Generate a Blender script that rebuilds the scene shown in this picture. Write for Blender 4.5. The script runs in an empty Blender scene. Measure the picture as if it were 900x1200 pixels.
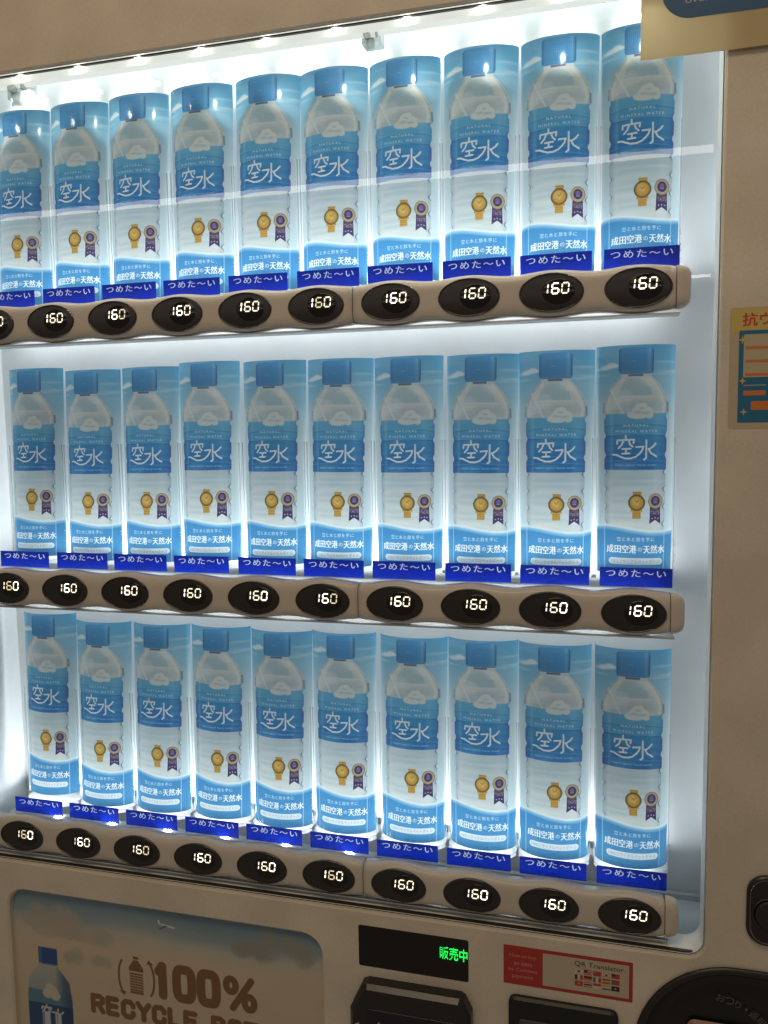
import bpy, math, random
import numpy as np
from mathutils import Matrix, Vector
from mathutils.geometry import tessellate_polygon

S = 0.065            # one bottle column is 65 mm wide; all lengths below are in columns
H = 3.884            # height of one shelf
random.seed(7)
sc = bpy.context.scene
COL = sc.collection

# ------------------------------------------------------------------ camera, world, lamps
def cam_setup():
    a, b, c = 0.0990, 0.2642, 0.0108
    Rx = Matrix(((1, 0, 0), (0, math.cos(a), -math.sin(a)), (0, math.sin(a), math.cos(a))))
    Ry = Matrix(((math.cos(b), 0, math.sin(b)), (0, 1, 0), (-math.sin(b), 0, math.cos(b))))
    Rz = Matrix(((math.cos(c), -math.sin(c), 0), (math.sin(c), math.cos(c), 0), (0, 0, 1)))
    M = Rz @ Ry @ Rx @ Matrix(((1, 0, 0), (0, 0, -1), (0, 1, 0)))
    r, d, f = M[0], M[1], M[2]
    cd = bpy.data.cameras.new('camera')
    cd.sensor_fit = 'VERTICAL'; cd.sensor_height = 24; cd.lens = 24 * 965 / 1200
    cd.clip_start = 0.01; cd.clip_end = 100
    co = bpy.data.objects.new('camera', cd); COL.objects.link(co)
    mw = Matrix(((r[0], -d[0], -f[0]), (r[1], -d[1], -f[1]), (r[2], -d[2], -f[2]))).to_4x4()
    mw.translation = Vector((3.6726, -10.3211, 2.2325)) * S
    co.matrix_world = mw
    sc.camera = co
cam_setup()

sc.view_settings.view_transform = 'Standard'
sc.view_settings.look = 'None'
sc.view_settings.exposure = 0
sc.view_settings.gamma = 1
sc.render.engine = 'CYCLES'
sc.cycles.use_denoising = True
sc.cycles.max_bounces = 10
sc.cycles.transparent_max_bounces = 16
sc.cycles.sample_clamp_indirect = 4
sc.cycles.caustics_reflective = False
sc.cycles.caustics_refractive = False

w = bpy.data.worlds.new('World'); sc.world = w; w.use_nodes = True
w.node_tree.nodes['Background'].inputs[0].default_value = (1.0, 0.83, 0.64, 1)
w.node_tree.nodes['Background'].inputs[1].default_value = 0.145

def area_lamp(name, loc, target, sx, sy, power, color, spread=180.0, shape='RECTANGLE'):
    l = bpy.data.lights.new(name, 'AREA'); l.shape = shape
    l.size = sx * S; l.size_y = sy * S; l.energy = power; l.color = color
    l.spread = math.radians(spread)
    o = bpy.data.objects.new(name, l); COL.objects.link(o)
    o.location = Vector(loc) * S
    d = (Vector(target) - Vector(loc)).normalized()
    o.rotation_euler = d.to_track_quat('-Z', 'X').to_euler() if sx < sy else d.to_track_quat('-Z', 'Y').to_euler()
    return o
# two long ceiling tubes behind the photographer (their reflections cross the pane)
def tube(name, y, z, x0, x1, wd, power):
    l = bpy.data.lights.new(name, 'AREA'); l.shape = 'RECTANGLE'
    l.size = (x1 - x0) * S; l.size_y = wd * S; l.energy = power; l.color = (1.0, .90, .84)
    o = bpy.data.objects.new(name, l); COL.objects.link(o)
    o.location = Vector(((x0 + x1) / 2, y, z)) * S
    d = Vector((0, 10, -3.5)).normalized()
    z_ = -d; x_ = Vector((1, 0, 0)); y_ = z_.cross(x_)
    o.rotation_euler = Matrix((x_, y_, z_)).transposed().to_euler()
tube('ceiling_tube_lamp', -40, 17.8, -48, 30, .42, 3.5)
tube('far_ceiling_tube_lamp', -77, 17.1, -80, 50, .28, 7.0)
# downlight over the machine front
area_lamp('ceiling_panel_lamp', (0, -13, 19), (0, -2, 0), 14, 5, 5.6, (1.0, .77, .52))
LED = (.93, .985, 1.0)

# ------------------------------------------------------------------ materials
def mat(name, color, rough=.5, spec=.5, metal=0.0, coat=0.0, noise=0.0, nscale=300, bump=0.0, bscale=900, emit=None, estr=0, stain=0.0):
    m = bpy.data.materials.new(name); m.use_nodes = True
    nt = m.node_tree; b = nt.nodes['Principled BSDF']
    b.inputs['Base Color'].default_value = (*color, 1)
    b.inputs['Roughness'].default_value = rough
    b.inputs['Specular IOR Level'].default_value = spec
    b.inputs['Metallic'].default_value = metal
    b.inputs['Coat Weight'].default_value = coat
    b.inputs['Coat Roughness'].default_value = .05
    tc = nt.nodes.new('ShaderNodeTexCoord')
    if noise or stain:
        n = nt.nodes.new('ShaderNodeTexNoise'); n.inputs['Scale'].default_value = nscale
        n.inputs['Detail'].default_value = 4
        nt.links.new(tc.outputs['Object'], n.inputs['Vector'])
        mr = nt.nodes.new('ShaderNodeMapRange')
        mr.inputs['From Min'].default_value = .3; mr.inputs['From Max'].default_value = .7
        mr.inputs['To Min'].default_value = 1 - noise; mr.inputs['To Max'].default_value = 1 + noise
        nt.links.new(n.outputs['Fac'], mr.inputs['Value'])
        n2 = nt.nodes.new('ShaderNodeTexNoise'); n2.inputs['Scale'].default_value = 14
        n2.inputs['Detail'].default_value = 5
        nt.links.new(tc.outputs['Object'], n2.inputs['Vector'])
        mr2 = nt.nodes.new('ShaderNodeMapRange')
        mr2.inputs['From Min'].default_value = .35; mr2.inputs['From Max'].default_value = .65
        mr2.inputs['To Min'].default_value = 1 - stain; mr2.inputs['To Max'].default_value = 1 + stain * .4
        nt.links.new(n2.outputs['Fac'], mr2.inputs['Value'])
        mu = nt.nodes.new('ShaderNodeMath'); mu.operation = 'MULTIPLY'
        nt.links.new(mr.outputs[0], mu.inputs[0]); nt.links.new(mr2.outputs[0], mu.inputs[1])
        vm = nt.nodes.new('ShaderNodeVectorMath'); vm.operation = 'SCALE'
        vm.inputs[0].default_value = color
        nt.links.new(mu.outputs[0], vm.inputs['Scale'])
        nt.links.new(vm.outputs[0], b.inputs['Base Color'])
    if bump:
        n = nt.nodes.new('ShaderNodeTexNoise'); n.inputs['Scale'].default_value = bscale
        n.inputs['Detail'].default_value = 2
        nt.links.new(tc.outputs['Object'], n.inputs['Vector'])
        bp = nt.nodes.new('ShaderNodeBump'); bp.inputs['Strength'].default_value = bump
        bp.inputs['Distance'].default_value = .0004
        nt.links.new(n.outputs['Fac'], bp.inputs['Height'])
        nt.links.new(bp.outputs[0], b.inputs['Normal']); nt.links.new(bp.outputs[0], b.inputs['Coat Normal'])
    if emit:
        b.inputs['Emission Color'].default_value = (*emit, 1)
        b.inputs['Emission Strength'].default_value = estr
    return m

def clear_mat(name, tint=(1, 1, 1), refl=1.0, rough=.0, haze=0.0, hcol=(1, 1, 1), smudge=False):
    """thin clear plastic: transparent with a Fresnel reflection and a little milky scatter"""
    m = bpy.data.materials.new(name); m.use_nodes = True
    nt = m.node_tree; N = nt.nodes; L = nt.links
    N.remove(N['Principled BSDF']); out = N['Material Output']
    tr = N.new('ShaderNodeBsdfTransparent'); tr.inputs[0].default_value = (*tint, 1)
    gl = N.new('ShaderNodeBsdfGlossy'); gl.inputs['Roughness'].default_value = rough
    fr = N.new('ShaderNodeFresnel'); fr.inputs[0].default_value = 1.45
    base = tr
    if haze or smudge:
        df = N.new('ShaderNodeBsdfDiffuse'); df.inputs[0].default_value = (*hcol, 1)
        tl = N.new('ShaderNodeBsdfTranslucent'); tl.inputs[0].default_value = (*hcol, 1)
        md = N.new('ShaderNodeMixShader'); md.inputs[0].default_value = .5
        L.new(df.outputs[0], md.inputs[1]); L.new(tl.outputs[0], md.inputs[2])
        mh = N.new('ShaderNodeMixShader'); mh.inputs[0].default_value = haze
        L.new(tr.outputs[0], mh.inputs[1]); L.new(md.outputs[0], mh.inputs[2])
        base = mh
        if smudge:
            tc = N.new('ShaderNodeTexCoord'); nz = N.new('ShaderNodeTexNoise')
            nz.inputs['Scale'].default_value = 9; nz.inputs['Detail'].default_value = 7; nz.inputs['Distortion'].default_value = 1.2
            L.new(tc.outputs['Object'], nz.inputs['Vector'])
            mr = N.new('ShaderNodeMapRange'); mr.inputs['From Min'].default_value = .5; mr.inputs['From Max'].default_value = .8
            mr.inputs['To Min'].default_value = haze; mr.inputs['To Max'].default_value = haze + .03
            L.new(nz.outputs['Fac'], mr.inputs['Value']); L.new(mr.outputs[0], mh.inputs[0])
    mu = N.new('ShaderNodeMath'); mu.operation = 'MULTIPLY'; mu.inputs[1].default_value = refl
    L.new(fr.outputs[0], mu.inputs[0])
    mx = N.new('ShaderNodeMixShader')
    L.new(mu.outputs[0], mx.inputs[0]); L.new(base.outputs[0], mx.inputs[1]); L.new(gl.outputs[0], mx.inputs[2])
    L.new(mx.outputs[0], out.inputs[0])
    return m

def sheet_mat(name, img=None, color=None, trans=.5, rough=.1, gloss=1.0, dens=1.0):
    """a printed translucent sheet: front diffuse + light from behind + gloss"""
    m = bpy.data.materials.new(name); m.use_nodes = True
    nt = m.node_tree; N = nt.nodes; L = nt.links
    N.remove(N['Principled BSDF']); out = N['Material Output']
    df = N.new('ShaderNodeBsdfDiffuse'); tl = N.new('ShaderNodeBsdfTranslucent')
    if img:
        im = N.new('ShaderNodeTexImage'); im.image = img; im.extension = 'EXTEND'
        sc_ = N.new('ShaderNodeVectorMath'); sc_.operation = 'MULTIPLY'; sc_.inputs[1].default_value = (dens, dens, dens)
        oi = N.new('ShaderNodeObjectInfo'); mr = N.new('ShaderNodeMapRange')
        mr.inputs['To Min'].default_value = dens * .90; mr.inputs['To Max'].default_value = dens * 1.05
        L.new(oi.outputs['Random'], mr.inputs['Value']); L.new(mr.outputs[0], sc_.inputs[1])
        L.new(im.outputs[0], sc_.inputs[0]); L.new(im.outputs[0], df.inputs[0]); L.new(sc_.outputs[0], tl.inputs[0])
    else:
        df.inputs[0].default_value = (*color, 1); tl.inputs[0].default_value = (*color, 1)
    md = N.new('ShaderNodeMixShader'); md.inputs[0].default_value = trans
    L.new(df.outputs[0], md.inputs[1]); L.new(tl.outputs[0], md.inputs[2])
    gl = N.new('ShaderNodeBsdfGlossy'); gl.inputs['Roughness'].default_value = rough
    fr = N.new('ShaderNodeFresnel'); fr.inputs[0].default_value = 1.45
    mu = N.new('ShaderNodeMath'); mu.operation = 'MULTIPLY'; mu.inputs[1].default_value = gloss
    L.new(fr.outputs[0], mu.inputs[0])
    mx = N.new('ShaderNodeMixShader')
    L.new(mu.outputs[0], mx.inputs[0]); L.new(md.outputs[0], mx.inputs[1]); L.new(gl.outputs[0], mx.inputs[2])
    L.new(mx.outputs[0], out.inputs[0])
    return m

def emit_mat(name, col, s):
    m = bpy.data.materials.new(name); m.use_nodes = True
    nt = m.node_tree; nt.nodes.remove(nt.nodes['Principled BSDF'])
    e = nt.nodes.new('ShaderNodeEmission'); e.inputs[0].default_value = (*col, 1); e.inputs[1].default_value = s
    nt.links.new(e.outputs[0], nt.nodes['Material Output'].inputs[0])
    return m

M = {}
M['cover'] = mat('beige_cover_paint', (.62, .555, .45), .26, .5, coat=.30, noise=.05, nscale=700, bump=.14, bscale=420, stain=.10)
M['cover'].node_tree.nodes['Principled BSDF'].inputs['Coat Roughness'].default_value = .11
M['reveal'] = mat('window_edge_plastic', (.92, .93, .90), .35)
M['inner'] = mat('white_inner_wall', (.74, .77, .78), .30, .4, noise=.015, nscale=60, stain=.06)
M['floor'] = mat('inner_floor_grey', (.42, .47, .48), .45, stain=.08)
M['gasket'] = mat('black_gasket', (.012, .012, .012), .35)
M['rail'] = mat('taupe_rail_plastic', (.55, .50, .43), .30, .45, noise=.04, nscale=900, bump=.08, bscale=1500, stain=.05)
M['railbase'] = mat('silver_rail_base', (.55, .57, .57), .25, .5, metal=.5)
M['bezel'] = mat('gloss_black_bezel', (.016, .013, .011), .12, .5, coat=.5)
M['button'] = mat('black_button_face', (.022, .019, .017), .24, .5)
M['window'] = mat('button_dark_window', (.004, .004, .004), .07, .5)
M['digit'] = emit_mat('price_digit_light', (1.0, .88, .64), 1.6)
M['digit2'] = emit_mat('price_digit_light_strong', (1.0, .90, .72), 3.0)
M['digit3'] = emit_mat('price_digit_light_weak', (1.0, .82, .52), 1.0)
M['glass'] = clear_mat('clear_window_pane', refl=1.0, haze=.004, hcol=(.9, .95, 1), smudge=True)
M['holder'] = clear_mat('clear_holder_plastic', tint=(.97, .99, 1), refl=.10, rough=.05, haze=.03)
M['rim'] = clear_mat('frosted_holder_rim', refl=.08, rough=.2, haze=.30, hcol=(.9, .94, .96))
M['foot'] = sheet_mat('white_holder_foot', color=(.88, .92, .95), trans=.6, rough=.2)
M['tag'] = sheet_mat('blue_tag_plastic', color=(.008, .045, .40), trans=.45, rough=.12, gloss=.7)
M['tagtext'] = mat('white_tag_print', (.75, .78, .85), .4)
M['clip'] = clear_mat('clear_clip_plastic', tint=(.75, .8, .79), refl=1.5, rough=.08, haze=.45, hcol=(.55, .6, .6))
M['ledbar'] = sheet_mat('led_bar_diffuser', color=(.9, .92, .9), trans=.5, rough=.3)
M['ledglow'] = mat('lit_led_diffuser', (.8, .82, .8), .3, emit=(.93, 1.0, .93), estr=.60)
M['led'] = emit_mat('led_light', (1.0, .93, .80), 60)
M['ledlow'] = emit_mat('low_led_light', (.93, .97, 1.0), 45)
M['black'] = mat('black_plastic', (.010, .010, .010), .38, .4, bump=.1, bscale=1500)
M['dark'] = mat('dark_reader_plastic', (.014, .013, .013), .3, .5)
M['display'] = mat('dark_display_window', (.003, .003, .003), .12, .5)
M['green'] = emit_mat('green_dot_light', (.02, 1.0, .10), 1.6)
M['chrome'] = mat('chrome_lock_ring', (.25, .24, .22), .12, metal=1.0)
M['paper'] = sheet_mat('cream_sign_film', color=(.60, .49, .28), trans=.26, rough=.3, gloss=.6)
M['signblue'] = mat('dark_blue_sign_print', (.02, .09, .20), .35)
M['signtext'] = mat('grey_sign_lettering', (.40, .42, .42), .5)
M['red'] = mat('red_sticker_print', (.36, .03, .02), .5)
M['cream'] = mat('cream_sticker_print', (.46, .39, .28), .5)
M['pink'] = mat('pale_pink_lettering', (.60, .26, .20), .5)
M['ink'] = mat('black_ink', (.03, .025, .02), .5)
M['yellow'] = mat('pale_yellow_sticker', (.55, .42, .12), .45)
M['film'] = clear_mat('clear_sticker_film', tint=(.96, .95, .92), refl=1, rough=.2, haze=.04)
M['blue'] = mat('blue_sticker_print', (.01, .13, .26), .4)
M['orange'] = mat('orange_sticker_print', (.58, .17, .03), .45)
M['star'] = mat('yellow_star_print', (.55, .45, .06), .45)
M['redtext'] = mat('red_lettering', (.50, .03, .02), .45)
M['screen'] = mat('reader_screen', (.006, .006, .009), .1, .5)
M['screentext'] = emit_mat('reader_screen_letters', (.7, .75, .9), .22)
M['hand'] = mat('coin_dish_pad', (.36, .20, .13), .45)
M['slot'] = mat('slot_grey', (.07, .06, .06), .3)
M['tick'] = mat('grey_tick_marks', (.50, .53, .55), .5)
FLAG = {k: mat('flag_' + k, c, .5) for k, c in dict(red=(.40, .04, .02), white=(.55, .48, .38), navy=(.03, .03, .07),
        black=(.02, .02, .02), gold=(.50, .30, .05), teal=(.05, .14, .14)).items()}

# ------------------------------------------------------------------ mesh helpers
def new_obj(name, data, parent=None):
    o = bpy.data.objects.new(name, data); COL.objects.link(o)
    if parent: o.parent = parent
    return o

def mesh(name, V, F, m, parent=None, smooth=False, uv=None, org=(0, 0, 0)):
    me = bpy.data.meshes.new(name)
    me.from_pydata([((v[0] - org[0]) * S, (v[1] - org[1]) * S, (v[2] - org[2]) * S) for v in V], [], F)
    if uv:
        l = me.uv_layers.new(name='UVMap')
        for lp in me.loops: l.data[lp.index].uv = uv[lp.vertex_index]
    me.materials.append(m)
    if smooth: me.shade_smooth()
    me.validate()
    o = new_obj(name, me, parent)
    if not parent: o.location = Vector(org) * S
    return o

def empty(name, loc=(0, 0, 0)):
    o = new_obj(name, None); o.location = Vector(loc) * S; o.empty_display_size = .02
    return o

def tag(o, label=None, cat=None, group=None, kind=None):
    if label: o['label'] = label
    if cat: o['category'] = cat
    if group: o['group'] = group
    if kind: o['kind'] = kind
    return o

class MB:
    def __init__(s): s.V = []; s.F = []
    def add(s, V, F):
        n = len(s.V); s.V += [tuple(v) for v in V]; s.F += [tuple(i + n for i in f) for f in F]; return s
    def box(s, x0, x1, y0, y1, z0, z1, b=0.0):
        """box, front edges (toward -y) bevelled by b"""
        if b <= 0:
            V = [(x, y, z) for z in (z0, z1) for y in (y0, y1) for x in (x0, x1)]
            F = [(0, 2, 3, 1), (4, 5, 7, 6), (0, 1, 5, 4), (2, 6, 7, 3), (0, 4, 6, 2), (1, 3, 7, 5)]
            return s.add(V, F)
        return s.prism(rrect(x0, x1, z0, z1, b, 2), [(0, y1), (0, y0 + b), (-b * .3, y0 + b * .3), (-b, y0)])
    def prism(s, loop, steps, cap=True, capback=False):
        """loop: list of (x,z) counter-clockwise seen from the front; steps: (offset, y) back to front"""
        n = len(loop); V = []; F = []
        for off, y in steps:
            for (x, z) in offset(loop, off): V.append((x, y, z))
        for k in range(len(steps) - 1):
            for i in range(n):
                j = (i + 1) % n
                F.append((k * n + i, k * n + j, (k + 1) * n + j, (k + 1) * n + i))
        if cap: F.append(tuple(range((len(steps) - 1) * n, len(steps) * n)))
        if capback: F.append(tuple(reversed(range(n))))
        return s.add(V, F)
    def build(s, name, m, parent=None, smooth=False, org=(0, 0, 0)):
        return mesh(name, s.V, s.F, m, parent, smooth, None, org)

def rrect(x0, x1, z0, z1, r, n=5, rs=None):
    P = []
    cs = [(x1 - r, z0 + r, -90), (x1 - r, z1 - r, 0), (x0 + r, z1 - r, 90), (x0 + r, z0 + r, 180)]
    for cx, cz, a0 in cs:
        for k in range(n + 1):
            a = math.radians(a0 + 90 * k / n); P.append((cx + r * math.cos(a), cz + r * math.sin(a)))
    return P
def offset(loop, d):
    if not d: return loop
    n = len(loop); out = []
    for i in range(n):
        a = Vector(loop[i - 1]); b = Vector(loop[i]); c = Vector(loop[(i + 1) % n])
        e1 = (b - a); e2 = (c - b)
        e1 = e1.normalized() if e1.length > 1e-9 else e2.normalized(); e2 = e2.normalized() if e2.length > 1e-9 else e1
        n1 = Vector((e1.y, -e1.x)); n2 = Vector((e2.y, -e2.x))
        t = (n1 + n2); t = t.normalized() if t.length > 1e-6 else n1
        q = b + t * d / max(.5, t.dot(n1)); out.append((q.x, q.y))
    return out
def ellipse(cx, cz, rx, rz, n=32):
    return [(cx + rx * math.cos(2 * math.pi * k / n), cz + rz * math.sin(2 * math.pi * k / n)) for k in range(n)]

_tc = {}
def text_tris(body, bold=0.0, spacing=1.0):
    """glyph outlines of a string as 2-D triangles, fitted to a unit box"""
    key = (body, bold, spacing)
    if key in _tc: return _tc[key]
    cu = bpy.data.curves.new('lettering', 'FONT'); cu.body = body; cu.offset = bold; cu.space_character = spacing
    cu.resolution_u = 3; cu.align_x = 'LEFT'
    o = bpy.data.objects.new('lettering', cu); COL.objects.link(o)
    bpy.context.view_layer.update()
    me = bpy.data.meshes.new_from_object(o); me.calc_loop_triangles()
    P = np.array([v.co[:2] for v in me.vertices], float)
    T = np.array([t.vertices[:] for t in me.loop_triangles], int)
    bpy.data.objects.remove(o); bpy.data.curves.remove(cu); bpy.data.meshes.remove(me)
    lo = P.min(0); sz = P.max(0) - lo; asp = sz[0] / sz[1]
    P = (P - lo) / sz
    _tc[key] = (P, T, asp); return _tc[key]

def text_mesh(name, body, x0, x1, z0, z1, y, m, parent=None, bold=0.0, spacing=1.0, shear=0.0, org=(0, 0, 0), yf=None):
    P, T, _ = text_tris(body, bold, spacing)
    V = []
    for p in P:
        x = x0 + p[0] * (x1 - x0); z = z0 + p[1] * (z1 - z0); x += shear * (z - z0)
        V.append((x, y if yf is None else yf(x, z), z))
    return mesh(name, V, [tuple(t) for t in T.tolist()], m, parent, False, None, org)

def poly_mesh(name, loop, y, m, parent=None, thick=0.0, org=(0, 0, 0)):
    b = MB(); b.prism(loop, [(0, y + thick), (0, y)] if thick else [(0, y)])
    return b.build(name, m, parent, False, org)

# ------------------------------------------------------------------ painted prints (computed pixel by pixel)
class Canvas:
    def __init__(s, x0, x1, z0, z1, ppu):
        s.x0, s.x1, s.z0, s.z1, s.k = x0, x1, z0, z1, ppu
        s.w = int((x1 - x0) * ppu); s.h = int((z1 - z0) * ppu)
        s.a = np.ones((s.h, s.w, 3))
        s.X, s.Z = np.meshgrid(x0 + (np.arange(s.w) + .5) / ppu, z0 + (np.arange(s.h) + .5) / ppu)
        s.px = 1 / ppu
    def put(s, mask, col, al=1.0):
        mk = np.clip(mask, 0, 1) * al
        c = np.asarray(col, float) / 255.0 if not isinstance(col, np.ndarray) or col.ndim == 1 else col
        s.a = s.a * (1 - mk[..., None]) + c * mk[..., None]
    def sd(s, d, soft=None):
        return np.clip(.5 - d / (soft or s.px * 1.5), 0, 1)
    def ell(s, cx, cz, rx, rz, col, al=1.0, soft=None):
        r = np.hypot((s.X - cx) / rx, (s.Z - cz) / rz); s.put(s.sd((r - 1) * min(rx, rz), soft), col, al)
    def rect(s, x0, x1, z0, z1, col, al=1.0, r=0.0, soft=None):
        s.put(s.rectm(x0, x1, z0, z1, r, soft), col, al)
    def rectm(s, x0, x1, z0, z1, r=0.0, soft=None):
        dx = np.abs(s.X - (x0 + x1) / 2) - (x1 - x0) / 2 + r; dz = np.abs(s.Z - (z0 + z1) / 2) - (z1 - z0) / 2 + r
        d = np.hypot(np.maximum(dx, 0), np.maximum(dz, 0)) + np.minimum(np.maximum(dx, dz), 0) - r
        return s.sd(d, soft)
    def stroke(s, pts, wd, col, al=1.0, soft=None):
        d = np.full(s.X.shape, 9.0)
        for (ax, az), (bx, bz) in zip(pts[:-1], pts[1:]):
            vx, vz = bx - ax, bz - az; L = vx * vx + vz * vz + 1e-12
            t = np.clip(((s.X - ax) * vx + (s.Z - az) * vz) / L, 0, 1)
            d = np.minimum(d, np.hypot(s.X - ax - t * vx, s.Z - az - t * vz))
        s.put(s.sd(d - wd / 2, soft), col, al)
    def poly(s, pts, col, al=1.0):
        ins = np.zeros(s.X.shape, bool); n = len(pts)
        for i in range(n):
            (ax, az), (bx, bz) = pts[i], pts[(i + 1) % n]
            if az == bz: continue
            c = ((az > s.Z) != (bz > s.Z)) & (s.X < (bx - ax) * (s.Z - az) / (bz - az) + ax); ins ^= c
        s.put(ins.astype(float), col, al)
    def text(s, body, x0, x1, z0, z1, col, al=1.0, bold=0.0, spacing=1.0):
        P, T, _ = text_tris(body, bold, spacing)
        ss = 2
        Q = np.stack([(x0 + P[:, 0] * (x1 - x0) - s.x0) * s.k * ss, (z0 + P[:, 1] * (z1 - z0) - s.z0) * s.k * ss], 1)
        ix0 = max(0, int((x0 - s.x0) * s.k) - 2); ix1 = min(s.w, int((x1 - s.x0) * s.k) + 3)
        iz0 = max(0, int((z0 - s.z0) * s.k) - 2); iz1 = min(s.h, int((z1 - s.z0) * s.k) + 3)
        buf = np.zeros(((iz1 - iz0) * ss, (ix1 - ix0) * ss), bool)
        Q -= np.array([ix0 * ss, iz0 * ss])
        for t in T:
            a, b, c = Q[t]
            u0, u1 = int(max(0, min(a[0], b[0], c[0]))), int(min(buf.shape[1] - 1, max(a[0], b[0], c[0]))) + 1
            v0, v1 = int(max(0, min(a[1], b[1], c[1]))), int(min(buf.shape[0] - 1, max(a[1], b[1], c[1]))) + 1
            if u1 <= u0 or v1 <= v0: continue
            gx, gy = np.meshgrid(np.arange(u0, u1) + .5, np.arange(v0, v1) + .5)
            e = lambda p, q: (q[0] - p[0]) * (gy - p[1]) - (q[1] - p[1]) * (gx - p[0])
            e0, e1, e2 = e(a, b), e(b, c), e(c, a)
            buf[v0:v1, u0:u1] |= ((e0 >= 0) & (e1 >= 0) & (e2 >= 0)) | ((e0 <= 0) & (e1 <= 0) & (e2 <= 0))
        f = buf.astype(float).reshape(iz1 - iz0, ss, ix1 - ix0, ss).mean((1, 3))
        mk = np.zeros(s.X.shape); mk[iz0:iz1, ix0:ix1] = f; s.put(mk, col, al)
    def noise(s, seed, fx, fz, octaves=4):
        rg = np.random.default_rng(seed); o = np.zeros(s.X.shape); am = 1; tot = 0
        for k in range(octaves):
            nx = max(2, int((s.x1 - s.x0) * fx * 2 ** k) + 2); nz = max(2, int((s.z1 - s.z0) * fz * 2 ** k) + 2)
            g = rg.random((nz, nx))
            u = (s.X - s.x0) / (s.x1 - s.x0) * (nx - 1.001); v = (s.Z - s.z0) / (s.z1 - s.z0) * (nz - 1.001)
            i = u.astype(int); j = v.astype(int); fu = u - i; fv = v - j
            fu = fu * fu * (3 - 2 * fu); fv = fv * fv * (3 - 2 * fv)
            o += am * ((g[j, i] * (1 - fu) + g[j, i + 1] * fu) * (1 - fv) + (g[j + 1, i] * (1 - fu) + g[j + 1, i + 1] * fu) * fv)
            tot += am; am *= .55
        return o / tot
    def image(s, name):
        im = bpy.data.images.new(name, s.w, s.h)
        px = np.ones((s.h, s.w, 4), np.float32); px[..., :3] = np.clip(s.a, 0, 1)
        im.pixels.foreach_set(px.ravel()); im.update(); im.pack()
        return im

def ramp(t, stops):
    xs = [a for a, _ in stops]; cs = np.array([c for _, c in stops], float) / 255
    return np.stack([np.interp(t, xs, cs[:, k]) for k in range(3)], -1)

def logo(c, f, wd, col, al=1.0):
    """the two brushed characters of the label with the sweep under them"""
    for st in ([(250, 690), (250, 712)], [(190, 742), (193, 719), (306, 715), (303, 738)], [(232, 726), (222, 750), (200, 772)],
               [(272, 726), (280, 748), (297, 762)], [(226, 777), (284, 775)], [(252, 777), (252, 806)], [(226, 808), (276, 806)],
               [(322, 765), (372, 762), (362, 788), (342, 812)], [(391, 720), (391, 838), (376, 848)],
               [(455, 742), (438, 762), (414, 778)], [(405, 776), (425, 806), (462, 828)],
               [(163, 815), (185, 816), (212, 828), (245, 840), (285, 840), (318, 830), (345, 808)]):
        c.stroke([f(x, y) for x, y in st], wd, col, al)

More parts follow.
